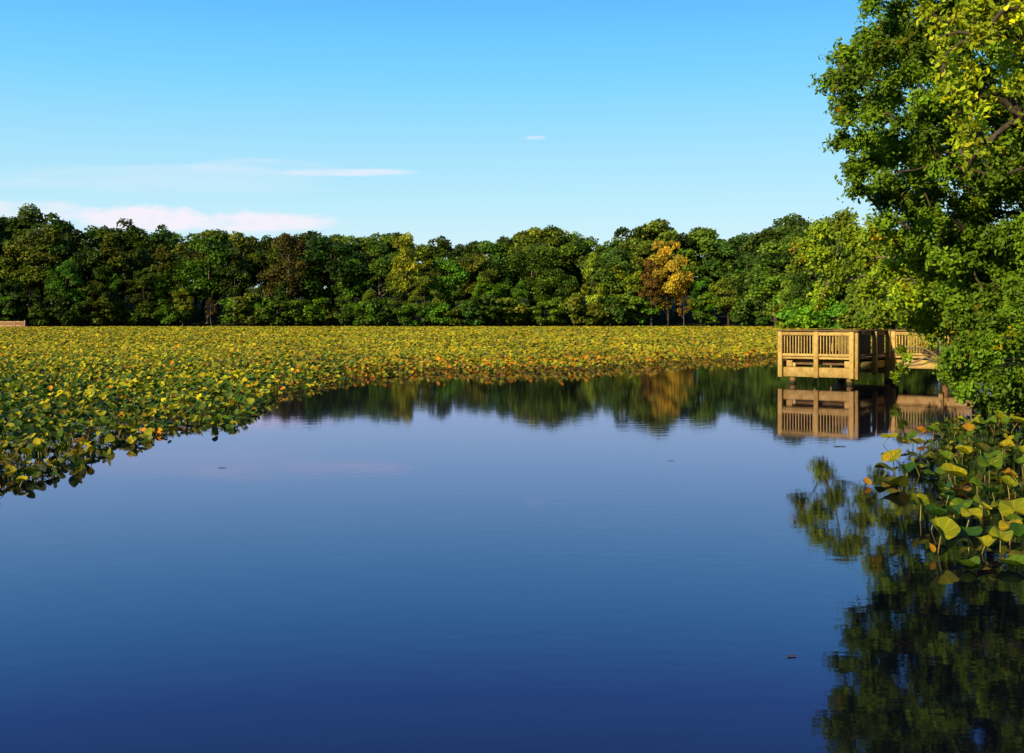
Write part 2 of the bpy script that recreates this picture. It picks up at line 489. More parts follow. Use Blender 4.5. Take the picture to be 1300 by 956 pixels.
REST = MB()
def railing_bay(parent, P, Qe, z0, z1, out_dir, single, mat, n_pitch=.100):
    """an Empty that holds rails and balusters; balusters of the hidden bays are collected in REST"""
    P = np.asarray(P, float); Qe = np.asarray(Qe, float)
    d = Qe - P; L = np.linalg.norm(d); d /= L
    o = np.asarray(out_dir, float); up = np.array([0, 0, 1.0])
    mid = (P + Qe) / 2
    r = bpy.data.objects.new('railing', None); link(r, parent)
    def rail(name, zc, hz, off, th):
        mb = MB(); mb.box(np.array([*(mid + o * off)[:2], zc]), dir3(d) * (L / 2 - .055), dir3(o) * th, up * hz); mb.build(name, mat, r)
    rail('upper_rail', z1 - .075, .065, .012, .019)
    rail('lower_rail', z0 + .055, .042, .012, .019)
    rail('foot_rail', z0 - .045, .035, -.01, .019)
    n = max(3, int(round((L - .16) / n_pitch)))
    for i in range(n):
        t = .08 + (L - .16) * (i + .5) / n
        p = P + d * t + o * -.03
        b = REST if not single else MB()
        b.box(np.array([p[0], p[1], (z0 + z1) / 2 - .01]), dir3(d) * random.uniform(.0155, .0185), dir3(o) * .016, up * ((z1 - z0) / 2 - .03), .003)
        if single: b.build('baluster', mat, r)
    return r


def post(parent, p, z0, z1, a, o, mat, w=.075, d=.05):
    mb = MB(); mb.box(np.array([p[0], p[1], (z0 + z1) / 2]), dir3(a) * w, dir3(o) * d, np.array([0, 0, (z1 - z0) / 2]), .008)
    # bolt heads at the beam
    return mb.build('post', mat, parent)


th = R(36)
A = np.array([math.cos(th), -math.sin(th)]); B = np.array([math.sin(th), math.cos(th)])
R0 = np.array([11.19, 38.5])
W, S, WW, WL = 2.57, 2.94, 1.75, 8.2
dock = empty('timber_dock', (R0[0], R0[1], 0))
tag(dock, 'golden timber viewing dock with slatted railings standing on piles in the pond', 'dock')
O3 = np.array([R0[0], R0[1], 0.0])
def PT(a, b): return A * a + B * b          # local to the dock root
up = np.array([0, 0, 1.0])
Z_RT, Z_DK = 1.79, .86
# deck boards: platform and walkway as one part
mb = MB()
for i in range(int((S + WW) / .145)):
    b = .07 + i * .145
    a0, a1 = -W, (0 if b < S else WL)
    p = PT((a0 + a1) / 2, b)
    mb.box(np.array([*p, Z_DK - .02 + random.uniform(-.002, .002)]), dir3(A) * ((a1 - a0) / 2 - .03), dir3(B) * .068, up * .019, .004)
mb.build('deck', M_DECK_AND_SHADE, dock)
# joists under the deck, set back
mb = MB()
for b in np.arange(.25, S + WW, .6):
    a0, a1 = -W + .12, (-.12 if b < S else WL)
    p = PT((a0 + a1) / 2, b); mb.box(np.array([*p, Z_DK - .145]), dir3(A) * (a1 - a0) / 2, dir3(B) * .02, up * .095)
mb.build('joists', M_DECK_AND_SHADE, dock)
# beams: front of platform (deep), sides, walkway rim
def beam(a0, b0, a1, b1, z0, z1, t=.03, name='beam'):
    p, q = PT(a0, b0), PT(a1, b1); m = (p + q) / 2; d = (q - p) / 2; L = np.linalg.norm(d); n = np.array([-d[1], d[0]]) / L
    mb = MB(); mb.box(np.array([*m, (z0 + z1) / 2]), dir3(d), dir3(n) * t, up * (z1 - z0) / 2, .008); return mb.build(name, M_WOOD, dock)
beam(-W + .10, .01, -.01, .01, .22, .54, .045)
beam(-W + .10, .20, -.01, .20, .22, .54, .045)
beam(-W + .14, S + WW - .3, -.01, S + WW - .3, .22, .54)
beam(.02, .12, .02, S - .1, .50, .74, .025, 'rim_joist')
beam(-W - .02, .12, -W - .02, S + WW - .1, .50, .74, .025, 'rim_joist')
beam(.10, S, WL, S, .47, .76, .03, 'rim_joist')
beam(-W, S + WW, WL, S + WW, .50, .74, .03, 'rim_joist')
# stub blocks between beam and deck
for a in (-W + .3, -.26):
    mb = MB(); p = PT(a, .04); mb.box(np.array([*p, .66]), dir3(A) * .1, dir3(B) * .06, up * .105); mb.box(np.array([*PT(a + .17, .03), .62]), dir3(A) * .05, dir3(B) * .05, up * .07)
    mb.build('bolted_block', M_WOOD, dock)
# posts
P_front = [(-W, -.06), (-W / 2 - .02, -.06), (-.10, -.06)]
for a, b in P_front: post(dock, PT(a, b), .20, 1.745, A, B, M_WOOD)
post(dock, PT(.05, .02), .18, 1.745, B, A, M_WOOD)
for b in (S / 2, S - .12): post(dock, PT(.135, b), .28, 1.745, A, B, M_WOOD, .075, .06)
walk_a = [.17, 1.9, 3.6, 5.3, 7.0]
for a in walk_a[:1]: post(dock, PT(a + .13, S - .06), .22, 1.745, A, B, M_WOOD)
for a in walk_a[1:]: post(dock, PT(a, S - .06), .36, 1.745, A, B, M_WOOD)
back_a = [-W, -W / 2, .1, 1.9, 3.6, 5.3, 7.0]
for a in back_a: post(dock, PT(a, S + WW + .05), .36, 1.745, A, B, M_WOOD)
for b in (1.6, 3.2): post(dock, PT(-W - .06, b), .36, 1.745, B, A, M_WOOD)
# railings
zb = .90
fa = [-W, -W / 2 - .02, -.10]
for i in range(2): railing_bay(dock, PT(fa[i], -.035), PT(fa[i + 1], -.035), zb, 1.745, -B, True, M_WOOD)
sb_ = [.06, S / 2, S - .12]
for i in range(2): railing_bay(dock, PT(.05, sb_[i]), PT(.05, sb_[i + 1]), zb, 1.745, A, True, M_DECK_AND_SHADE)  # unlit side: its shade is put into the darker wood colour
for i in range(len(walk_a) - 1): railing_bay(dock, PT(walk_a[i], S - .035), PT(walk_a[i + 1], S - .035), zb, 1.745, -B, i < 2, M_WOOD)
for i in range(len(back_a) - 1): railing_bay(dock, PT(back_a[i], S + WW + .03), PT(back_a[i + 1], S + WW + .03), zb, 1.745, B, False, M_DECK_AND_SHADE)  # back railing in darker wood, shade painted behind the front balusters
lb = [0, 1.6, 3.2, S + WW]
for i in range(3): railing_bay(dock, PT(-W - .03, lb[i]), PT(-W - .03, lb[i + 1]), zb, 1.745, -A, False, M_DECK_AND_SHADE)  # left railing likewise darkened by wood colour to imitate shade
rb_ = REST.build('balusters', M_DECK_AND_SHADE, dock); rb_['kind'] = 'stuff'  # dark wood colour stands in for the shaded gaps of the dock
# flat cap rails
def cap(a0, b0, a1, b1, dz=0.):
    p, q = PT(a0, b0), PT(a1, b1); m = (p + q) / 2; d = (q - p) / 2; L = np.linalg.norm(d); n = np.array([-d[1], d[0]]) / L
    mb = MB(); mb.box(np.array([*m, 1.767 + dz]), dir3(d), dir3(n) * .095, up * .019, .006); mb.build('cap_rail', M_DECK_AND_SHADE, dock)
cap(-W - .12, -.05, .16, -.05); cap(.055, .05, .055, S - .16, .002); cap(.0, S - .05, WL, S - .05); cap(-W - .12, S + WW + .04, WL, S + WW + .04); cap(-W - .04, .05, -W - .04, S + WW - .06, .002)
# piles
def pile(a, b, r=.105, zt=.24):
    p = PT(a, b); mb = MB(); zs = np.array([-1.2, -.2, .05, zt]); mb.tube(np.stack([np.full(4, p[0]), np.full(4, p[1]), zs], -1), [r * 1.06, r * 1.03, r, r * .98], 14)
    o = mb.build('pile', M_PILE, dock, True); return o
for a in (-W + .38, -.22):
    pile(a, .105, zt=.23); pile(a, S + WW - .3, zt=.3)
pile(.1, S - .1, zt=.5); pile(-W / 2, 2.2, zt=.6)
for a in (2.0, 4.4, 6.6): pile(a, S + .1, zt=.5); pile(a, S + WW - .15, zt=.55)

# far dock at the other end of the pond
fd = empty('distant_dock', (0, 0, 0)); Yd = 252.
tag(fd, 'small distant timber dock with pale railings at the far shore', 'dock')
e0 = at(31.5, 406, Yd); e0[2] = 0
fd.location = e0
bay = 12.2 / F_PX * Yd
mbd = MB(); mbd.box(np.array([-4.6, 1.2, .72]), (4.6, 0, 0), (0, 1.2, 0), (0, 0, .07)); mbd.build('deck', M_FARW, fd)
def bx(name, c, h, mat=M_FARW):
    mb = MB(); mb.box(np.array(c), (h[0], 0, 0), (0, h[1], 0), (0, 0, h[2]), .01); return mb.build(name, mat, fd)
for k in range(5):
    x = -k * bay
    bx('post', (x, -.05, 1.2), (.09, .06, .62 if k else .85))
    bx('pile', (x - .35, .3, .1), (.13, .13, .62))
    if k < 4:
        mb = MB(); mb.box(np.array([x - bay / 2, -.02, 1.72]), (bay / 2 - .1, 0, 0), (0, .03, 0), (0, 0, .1))
        mb.box(np.array([x - bay / 2, -.02, .92]), (bay / 2 - .1, 0, 0), (0, .03, 0), (0, 0, .1))
        for i in range(15): mb.box(np.array([x - bay + .13 + (bay - .26) * (i + .5) / 15, .02, 1.3]), (.03, 0, 0), (0, .02, 0), (0, 0, .32), .003)
        mb.build('railing', M_FARW, fd)

# ------------------------------------------------------------------ far trees
GREY = np.array([1., 1., 1.])


def crown_mesh(name, H, blobs, per, leaf, seed, var=.3, norm=True):
    """blobs: list of (centre, radii); leaf cards on and inside every blob"""
    rg = np.random.default_rng(seed)
    Ps, Ns, Ts = [], [], []
    for c, r in blobs:
        n = int(per * r.mean() ** 2 * rg.uniform(.55, 1.3))
        d = rg.normal(size=(n, 3)); d /= np.linalg.norm(d, axis=1)[:, None]
        d[:, 2] = np.where(d[:, 2] < -.35, -d[:, 2], d[:, 2])
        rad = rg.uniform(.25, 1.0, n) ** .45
        lump = 1 + .22 * np.sin(d[:, 0] * 5 + c[0]) * np.sin(d[:, 1] * 5 + c[1]) * np.sin(d[:, 2] * 6 + c[2])
        p = c + d * r * (rad * lump)[:, None]
        nn = d * .6 + rg.normal(size=(n, 3)) * .55 + np.array([-.12, -.12, .4])
        bt = rg.uniform(1 - var, 1 + var) * np.array([rg.uniform(.85, 1.1), 1, 1])
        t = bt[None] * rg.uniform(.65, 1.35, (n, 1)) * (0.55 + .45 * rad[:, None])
        Ps.append(p); Ns.append(nn); Ts.append(t)
    P = np.vstack(Ps); Nn = np.vstack(Ns); T = np.vstack(Ts)
    sz = rg.uniform(.6, 1.45, len(P)) * leaf
    if norm: P[:, 2] *= H / np.quantile(P[:, 2], .995)
    V, Fs = scatter(P, Nn, sz, CLUMP_V, CLUMP_F)
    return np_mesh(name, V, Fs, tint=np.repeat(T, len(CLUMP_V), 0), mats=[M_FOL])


def trunk_mesh(name, H, blobs, r0, seed, mat, lean=.0):
    rg = np.random.default_rng(seed + 99)
    mb = MB(); n = 8
    z = np.linspace(-1.0, H * .82, n)
    wob = np.cumsum(rg.normal(0, .018 * H * .3, (n, 2)), 0); wob[0] = 0; wob[1] *= .3
    axis = np.stack([wob[:, 0] + lean * z, wob[:, 1], z], -1)
    mb.tube(axis, r0 * np.linspace(1.15, .18, n), 7)
    for c, r in blobs[::2]:
        zt = max(H * .12, c[2] - np.hypot(c[0], c[1]) * .8)
        b = np.array([np.interp(zt, z, axis[:, 0]), np.interp(zt, z, axis[:, 1]), zt])
        m = (b + c) / 2 + np.array([0, 0, -.04 * H * rg.uniform(0, 1)])
        rr = r0 * np.interp(zt, z, np.linspace(1.15, .18, n)) * .45
        mb.tube([b, m, c], [rr, rr * .6, rr * .2], 5)
    return mb.mesh(name, mat, True)


def make_blobs(H, kind, seed):
    rg = np.random.default_rng(seed); out = []
    if kind == 'oak':   zc, zr, wr, n, rb = .57, .40, .30, 44, .10
    elif kind == 'tall': zc, zr, wr, n, rb = .53, .44, .20, 38, .085
    elif kind == 'cone': zc, zr, wr, n, rb = .52, .46, .18, 36, .075
    elif kind == 'airy': zc, zr, wr, n, rb = .62, .36, .22, 26, .07
    else:                zc, zr, wr, n, rb = .50, .42, .50, 20, .19        # shrub
    for i in range(n):
        d = rg.normal(size=3); d /= np.linalg.norm(d)
        k = rg.uniform(.35, 1) ** .5
        c = np.array([d[0] * wr * k, d[1] * wr * k, zc + d[2] * zr * k])
        if kind == 'cone': c[:2] *= np.clip(1.5 - 1.25 * (c[2] - .1) / .9, .2, 1.4)
        if kind in ('oak', 'tall'): c[:2] *= rg.uniform(.85, 1.2)
        r = rb * rg.uniform(.7, 1.3) * np.array([1, 1, .78])
        c[2] = max(c[2], r[2] * .8)
        out.append((c * H, r * H))
    return out


PROTO = {}
def proto(kind, k):
    key = (kind, k)
    if key not in PROTO:
        H = 20. if kind != 'shrub' else 5.
        seed = 100 + k * 17 + len(kind) * 7
        bl = make_blobs(H, kind, seed)
        if kind == 'shrub': cm = crown_mesh('shrub_foliage', H, bl, 150, .34, seed)
        else: cm = crown_mesh('tree_crown', H, bl, 60, .42 if kind != 'airy' else .36, seed, .42)
        tm = trunk_mesh('tree_trunk', H, bl, {'oak': .42, 'tall': .34, 'cone': .3, 'airy': .2}.get(kind, .09), seed, M_PALE if k % 3 == 1 or kind == 'airy' else M_BARK)
        PROTO[key] = (cm, tm, H)
    return PROTO[key]


def plant_tree(name, kind, k, X, Y, H, color, label, cat, group, rz=None, wide=1.0):
    cm, tm, H0 = proto(kind, k)
    z = float(ground_z(np.array(X), np.array(Y)))
    root = empty(name, (X, Y, z - .1), random.uniform(0, 6.28) if rz is None else rz)
    s = H / H0; root.scale = (s * wide, s * wide, s)
    tag(root, label, cat, group)
    t = bpy.data.objects.new('trunk' if kind != 'shrub' else 'stem', tm); link(t, root)
    c = bpy.data.objects.new('crown' if kind != 'shrub' else 'foliage', cm); link(c, root)
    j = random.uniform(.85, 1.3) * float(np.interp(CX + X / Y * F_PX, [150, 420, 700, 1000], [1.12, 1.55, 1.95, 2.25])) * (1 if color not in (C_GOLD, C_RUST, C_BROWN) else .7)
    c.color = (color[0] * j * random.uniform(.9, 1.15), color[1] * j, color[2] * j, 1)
    return root


C_DARK = (.046, .080, .008); C_GREEN = (.080, .135, .010); C_OLIVE = (.112, .136, .010); C_LIME = (.20, .235, .014)
C_DEEP = (.050, .100, .011); C_BROWN = (.125, .105, .014); C_GOLD = (.42, .29, .024); C_RUST = (.13, .08, .013); C_EMER = (.085, .185, .010)
WORDS = ['', 'first', 'second', 'third', 'fourth', 'fifth', 'sixth', 'seventh', 'eighth', 'ninth', 'tenth', 'eleventh', 'twelfth']
LOOK = {C_DARK: 'dark green', C_GREEN: 'mid green', C_OLIVE: 'olive green', C_LIME: 'pale yellow-green', C_DEEP: 'deep bluish green', C_BROWN: 'brownish green',
        C_GOLD: 'golden yellow', C_RUST: 'rust brown', C_EMER: 'fresh green'}
MARKS = [(16, 'the distant dock'), (268, 'the rust brown sapling'), (365, 'the brown-topped tree'), (515, 'the tall pale yellow-green tree'), (848, 'the golden tree'), (1006, 'the big timber dock')]
SHAPE = {'oak': 'broad', 'tall': 'tall', 'cone': 'pointed', 'airy': 'loose', 'shrub': 'rounded'}

# skyline of the far wood (photo x -> tree-top y)
SK = np.array([(-60, 262), (0, 262), (30, 258), (75, 268), (95, 288), (115, 280), (150, 273), (175, 292), (200, 282), (240, 296), (265, 288), (300, 284), (345, 292), (385, 290), (420, 288), (455, 297), (490, 288),
               (520, 290), (560, 297), (580, 300), (610, 294), (640, 292), (660, 287), (690, 282), (720, 290), (760, 296), (800, 287), (840, 278), (880, 276), (920, 283), (960, 288), (985, 276), (1010, 268), (1040, 275), (1080, 290), (1200, 290), (1500, 285)], float)
def sky_y(px): return np.interp(px, SK[:, 0], SK[:, 1])
def height_for(px, py, Y, X):
    return EYE - (py - HY) / F_PX * Y - float(ground_z(np.array(X), np.array(Y)))


rowdef = []
def add_row(name, x0, x1, step, jit, dY, frac, kinds, cols, tag_row):
    px = x0; items = []
    while px < x1:
        p = px + random.uniform(-jit, jit)
        Y = float(shore_far(np.array((p - CX) / F_PX * 300))) + dY + random.uniform(-2, 3)
        if p > 985: Y -= 60 + (p - 985) * .25
        X = (p - CX) / F_PX * Y
        col = random.choices(list(cols), weights=cols.values())[0]; kind = random.choices(list(kinds), weights=kinds.values())[0]
        fr = random.uniform(*frac)
        top = HY - (HY - sky_y(p)) * fr + 4
        items.append([p, X, Y, height_for(p, top, Y, X), kind, random.randint(0, 3), col])
        px += step * random.uniform(.8, 1.2)
    rowdef.append((tag_row, items))
    return items


front = add_row('', -15, 1150, 33, 8, 12, (.70, .96), {'oak': 5, 'tall': 4, 'cone': 2}, {C_DARK: 3, C_GREEN: 7, C_OLIVE: 5, C_DEEP: 2, C_EMER: 2}, 'front')
rear = add_row('', -30, 1200, 30, 7, 26, (.91, 1.04), {'oak': 6, 'tall': 2}, {C_DARK: 4, C_GREEN: 6, C_OLIVE: 3, C_DEEP: 1}, 'rear')
back = add_row('', -40, 1200, 30, 6, 40, (.86, .97), {'oak': 6}, {C_DARK: 6, C_GREEN: 3}, 'back')
under = add_row('', -20, 1150, 34, 10, 5.5, (.36, .62), {'tall': 4, 'oak': 3, 'cone': 3}, {C_DARK: 3, C_GREEN: 4, C_OLIVE: 3, C_EMER: 3, C_DEEP: 2, C_LIME: 1}, 'under')
shrubs = add_row('', -12, 1150, 20, 6, 2.2, (.15, .33), {'shrub': 1}, {C_DARK: 3, C_GREEN: 4, C_OLIVE: 3, C_EMER: 3, C_DEEP: 2}, 'shrub')
# trees the photo singles out
special = [(848, 306, 4, 'oak', 2, C_GOLD, 'golden yellow autumn tree standing out of the green far shore', .72),
           (827, 330, 3, 'tall', 1, C_RUST, 'rust brown tree close beside the golden tree on the far shore', .8),
           (868, 372, 4, 'airy', 2, C_GOLD, 'smaller golden yellow tree under the right side of the tall golden tree', 1.1),
           (268, 378, 3, 'airy', 0, C_RUST, 'slender rust brown sapling at the far waterline', .9),
           (365, 300, 6, 'oak', 1, C_BROWN, 'broad brown-topped tree rising above its neighbours on the far shore', .8),
           (515, 297, 7, 'tall', 1, C_LIME, 'tall pale yellow-green tree in the middle of the far shore', .75),
           (232, 366, 3, 'airy', 3, C_LIME, 'pale yellow-green young tree beside the rust brown sapling', 1.2),
           (925, 350, 4, 'oak', 3, C_OLIVE, 'rounded olive tree right of the golden tree, down to the water', 1.25),
           (890, 352, 4, 'tall', 0, C_EMER, 'vivid green leafy tree between the golden tree and rounded olive tree', 1.1),
           (755, 322, 4, 'tall', 3, C_LIME, 'yellow-green tree with pale trunk, left of the golden tree', .8)]
sp_px = [s[0] for s in special]
front[:] = [f_ for f_ in front if all(abs(f_[0] - s) > 20 for s in (845, 365, 515, 925, 890, 755))]
under[:] = [f_ for f_ in under if all(abs(f_[0] - s) > 20 for s in (845, 868, 268, 925, 890))]
shrubs[:] = [f_ for f_ in shrubs if all(abs(f_[0] - s) > 13 for s in (848, 868, 268, 925))]
for px, py, dY, kind, k, col, lab, wide in special:
    X0 = (px - CX) / F_PX * 300; Y = float(shore_far(np.array(X0))) + dY; X = (px - CX) / F_PX * Y
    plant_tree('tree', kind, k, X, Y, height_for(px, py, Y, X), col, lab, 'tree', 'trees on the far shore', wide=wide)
rowtxt = {'front': ('tree', 'far-shore tree', 'front-row tree', 'tree', 'trees on the far shore'), 'under': ('tree', 'low tree', 'understorey tree', 'tree', 'low trees along the far shore'), 'rear': ('tree', 'treetop', 'second-row tree', 'tree', 'treetops behind the far shore trees'),
          'back': ('tree', 'rearmost treetop', 'rearmost tree', 'tree', 'rearmost treetops'), 'shrub': ('shrub', 'waterside shrub', 'shrub', 'shrub', 'shrubs along the far waterline')}
for row, items in rowdef:
    nm, noun, short, cat, grp = rowtxt[row]
    items.sort(key=lambda q: q[0])
    for p, X, Y, H, kind, k, col in items:
        mk = min(MARKS, key=lambda m_: abs(m_[0] - p))
        side = 'left' if p < mk[0] else 'right'
        rank = sum(1 for q in items if (mk[0] > q[0] >= p if side == 'left' else mk[0] <= q[0] <= p) and min(MARKS, key=lambda m_: abs(m_[0] - q[0])) == mk)
        lab = f"{LOOK[col]} {SHAPE[kind]} {noun}, {WORDS[rank]} {short} {side} of {mk[1]}"
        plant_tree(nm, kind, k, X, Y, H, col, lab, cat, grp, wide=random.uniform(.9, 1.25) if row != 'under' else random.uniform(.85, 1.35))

# trees on the right bank behind the big near tree
rb_trees = [(1095, 222, 'oak', 0, 15.5, C_GREEN, 'mid green tree with pale trunk behind the big timber dock railing'),
            (1150, 190, 'tall', 1, 17, C_OLIVE, 'olive tree behind the dock walkway on the receding bank'),
            (1190, 130, 'oak', 2, 14, C_DARK, 'dark tree on the bank behind the leafy branch over the walkway'),
            (1250, 95, 'oak', 1, 12, C_DARK, 'dark shaded tree on the bank behind the overhanging shrub'),
            (1310, 70, 'oak', 3, 12, C_DEEP, 'deep green tree filling the dark gap behind the big near tree'),
            (1215, 62, 'shrub', 1, 4.5, C_DARK, 'dark shrub in shade where the dock walkway meets the bank'),
            (1290, 52, 'shrub', 2, 5.5, C_DARK, 'dark shrub on the bank beyond the walkway, behind the overhanging shrub'),
            (1500, 36, 'oak', 1, 13, C_DARK, 'dark green tree on the right bank beyond the big near tree'),
            (1650, 27, 'oak', 2, 12, C_GREEN, 'mid green tree on the right bank behind the near lily patch'),
            (1380, 48, 'oak', 0, 12, C_DARK, 'dark green tree on the bank at the landward end of the walkway')]
for px, Y, kind, k, H, col, lab in rb_trees:
    X = max((px - CX) / F_PX * Y, float(shore_right(Y)) + 1.0)
    plant_tree('tree' if kind != 'shrub' else 'shrub', kind, k, X, Y, H, col, lab, 'tree' if kind != 'shrub' else 'shrub', 'trees and shrubs on the right bank')

# ------------------------------------------------------------------ near trees with real leaves
def near_tree(name, label, cat, base, trunk_top, r0, blobs, leaf, color, seed, twigs=16, per=13, bark=M_BARK, droop=.25, var=.35, yellow=0.0, group=None, up_bias=.5, rust=.04):
    """blobs: list of (xyz, radius). Limbs grow from the trunk to every blob, each blob carries twigs, each twig leaves."""
    rg = np.random.default_rng(seed)
    base = np.array(base, float); trunk_top = np.array(trunk_top, float)
    root = empty(name, base)
    tag(root, label, cat, group)
    mb = MB(); nT = 9
    t = np.linspace(0, 1, nT)[:, None]
    axis = (trunk_top - base) * t + np.cumsum(rg.normal(0, .05, (nT, 3)), 0) * [1, 1, .2] * (t > .05)
    axis = np.vstack([[axis[0] - [0, 0, .8]], axis])
    mb.tube(axis, r0 * np.concatenate([[1.3], np.linspace(1.1, .3, nT)]), 10)
    nodes = [(a, None) for a in axis[3:]]
    par = list(range(len(nodes)))
    cs = [np.array(c) - base for c, r in blobs]
    order = sorted(range(len(cs)), key=lambda i: min(np.linalg.norm(cs[i] - a) for a, _ in nodes[:nT - 2]))
    pts = [a for a, _ in nodes]; dist = [0.] * len(pts); parent = [-1] * len(pts); seg = {}
    for i in order:
        c = cs[i]
        cost = [np.linalg.norm(c - p) + .35 * dist[j] + (1.2 if p[2] > c[2] + .4 else 0) for j, p in enumerate(pts)]
        j = int(np.argmin(cost)); pts.append(c); dist.append(dist[j] + np.linalg.norm(c - pts[j])); parent.append(j); seg[len(pts) - 1] = i
    nd = [1] * len(pts)
    for q in range(len(pts) - 1, -1, -1):
        if parent[q] >= 0: nd[parent[q]] += nd[q]
    for q in seg:
        p0 = pts[parent[q]]; p1 = pts[q]; L = np.linalg.norm(p1 - p0)
        r1 = .010 + .011 * nd[q] ** .5; r0_ = min(r0 * .5, .012 + .013 * nd[q] ** .55)
        tt = np.linspace(0, 1, 5)[:, None]
        C = p0 + (p1 - p0) * tt + np.array([0, 0, .12 * L]) * (4 * tt * (1 - tt)) + rg.normal(0, .03 * L, (5, 3)) * np.sin(np.pi * tt)
        mb.tube(C, np.linspace(r0_, r1, 5), 6, False)
    Ps, Ns, Ts = [], [], []
    rm = float(np.mean([r for c, r in blobs]))
    for (c, r), cl in zip(blobs, cs):
        bt = rg.uniform(1 - var, 1 + var)
        for _ in range(int(np.clip(twigs * (r / rm) ** 2, 4, twigs * 2.2))):
            d = rg.normal(size=3); d /= np.linalg.norm(d); d[2] = d[2] * .8 + .1
            L = r * rg.uniform(.55, 1.25)
            s = rg.uniform(.12, 1.0, per)
            tip = cl + d * L + np.array([0, 0, -droop * L])
            p = cl + d * L * s[:, None] + np.array([0, 0, -droop * L]) * (s[:, None] ** 2) + rg.normal(0, .055 + .05 * r, (per, 3))
            nn = rg.normal(size=(per, 3)) * .6 + np.array([-.28, -.30, up_bias]) + d * .4
            Ps.append(p); Ns.append(nn)
            ye = rg.random(per) < yellow
            tt = bt * rg.uniform(.6, 1.4, (per, 1)) * np.array([[1, 1, 1]]) * np.where(ye[:, None], np.array([[1.7, 1.3, .6]]), 1)
            if rg.random() < rust * .4: tt = tt * np.array([[2.2, .9, .5]])
            Ts.append(tt)
            if rg.random() < .6:
                mid = cl + d * L * .5 + np.array([0, 0, -droop * L * .25]); mb.tube([cl, mid, tip], [.007, .005, .002], 3, False)
    P = np.vstack(Ps); Nn = np.vstack(Ns); T = np.vstack(Ts)
    V, Fs = scatter(P, Nn, rg.uniform(.7, 1.3, len(P)) * leaf, LEAF_V, LEAF_F)
    mb.build('trunk', bark, root, True)
    c = mobj('crown', np_mesh('crown', V, Fs, tint=np.repeat(T, len(LEAF_V), 0), mats=[M_FOL]), root)
    c.color = (*color, 1)
    return root


def region_blobs(rows, Y, dy, rpx, step, seed, skip=()):
    """fill photo rows (y, x_left, x_right) with blobs near distance Y"""
    rg = np.random.default_rng(seed); out = []
    for y, xl, xr in rows:
        x = xl + rpx * .8
        first = True
        while x < xr:
            px = x + rg.uniform(-.25, .25) * step * (not first); py = y + rg.uniform(-.3, .3) * step
            if all(math.hypot(px - a, py - b) > c for a, b, c in skip):
                D = Y + rg.uniform(-dy, dy) * (.35 if first else 1)
                out.append((at(px, py, D), rpx / F_PX * D * rg.uniform(.8, 1.3)))
            x += step * rg.uniform(.85, 1.15); first = False
    return out


# big near tree, trunk just outside the right edge
rowsB = [(-150, 1150, 1480), (-118, 1130, 1480), (-86, 1110, 1480), (-54, 1100, 1470), (-22, 1092, 1460), (8, 1085, 1440), (38, 1078, 1430), (68, 1056, 1420), (98, 1040, 1420), (124, 1058, 1420), (150, 1054, 1410), (174, 1052, 1410),
         (200, 1068, 1400), (226, 1072, 1400), (252, 1072, 1400), (280, 1110, 1400), (308, 1150, 1400), (336, 1180, 1400), (362, 1190, 1400), (388, 1195, 1400), (412, 1205, 1400)]
bB = region_blobs(rowsB, 30.2, 2.0, 22, 34, 5, skip=((1150, 166, 10), (1200, 40, 12), (1120, 178, 9)))
bB += region_blobs([(y, xl + 34, xr) for y, xl, xr in rowsB], 33.5, 1.2, 30, 48, 8, skip=((1150, 166, 14), (1200, 40, 16)))
near_tree('tree', 'big dark green broadleaf tree overhanging the pond at the right edge', 'tree', (15.6, 31.5, .3), (15.2, 31.0, 11.5), .34, bB, .125, (.160, .280, .011), 21, twigs=32, per=22, yellow=.05, var=.45)
# lighter green tree leaning over the walkway
bA_px = [(1022, 312, 17), (1016, 332, 12), (1045, 292, 18), (1040, 325, 17), (1070, 280, 18), (1085, 300, 20), (1060, 345, 18), (1046, 366, 14), (1040, 385, 9), (1095, 330, 20), (1115, 290, 20), (1140, 305, 22), (1125, 345, 20), (1100, 365, 18),
         (1155, 335, 22), (1180, 320, 22), (1145, 375, 20), (1175, 360, 22), (1120, 395, 14), (1165, 400, 20), (1195, 385, 22), (1205, 345, 22), (1225, 320, 22), (1240, 360, 22), (1185, 420, 17), (1143, 443, 7), (1150, 455, 6), (1200, 460, 11), (1146, 466, 6), (1138, 476, 6), (1215, 410, 20), (1235, 385, 22), (1260, 340, 24), (1270, 400, 24), (1300, 370, 26), (1320, 330, 26)]
bA = [(at(x, y, 39.5 - 6.5 * min(1, max(0, (x - 1060) / 50)) + random.uniform(-1.2, 1.2)), r / F_PX * (39 if x < 1075 else 34) * 1.18) for x, y, r in bA_px]
near_tree('tree', 'light green tree leaning over the dock walkway with drooping branches', 'tree', (18.4, 40.5, .35), (18.0, 40.0, 5.6), .16, bA, .13, (.28, .41, .015), 33, twigs=34, per=20, droop=.35, yellow=.12, bark=M_PALE)
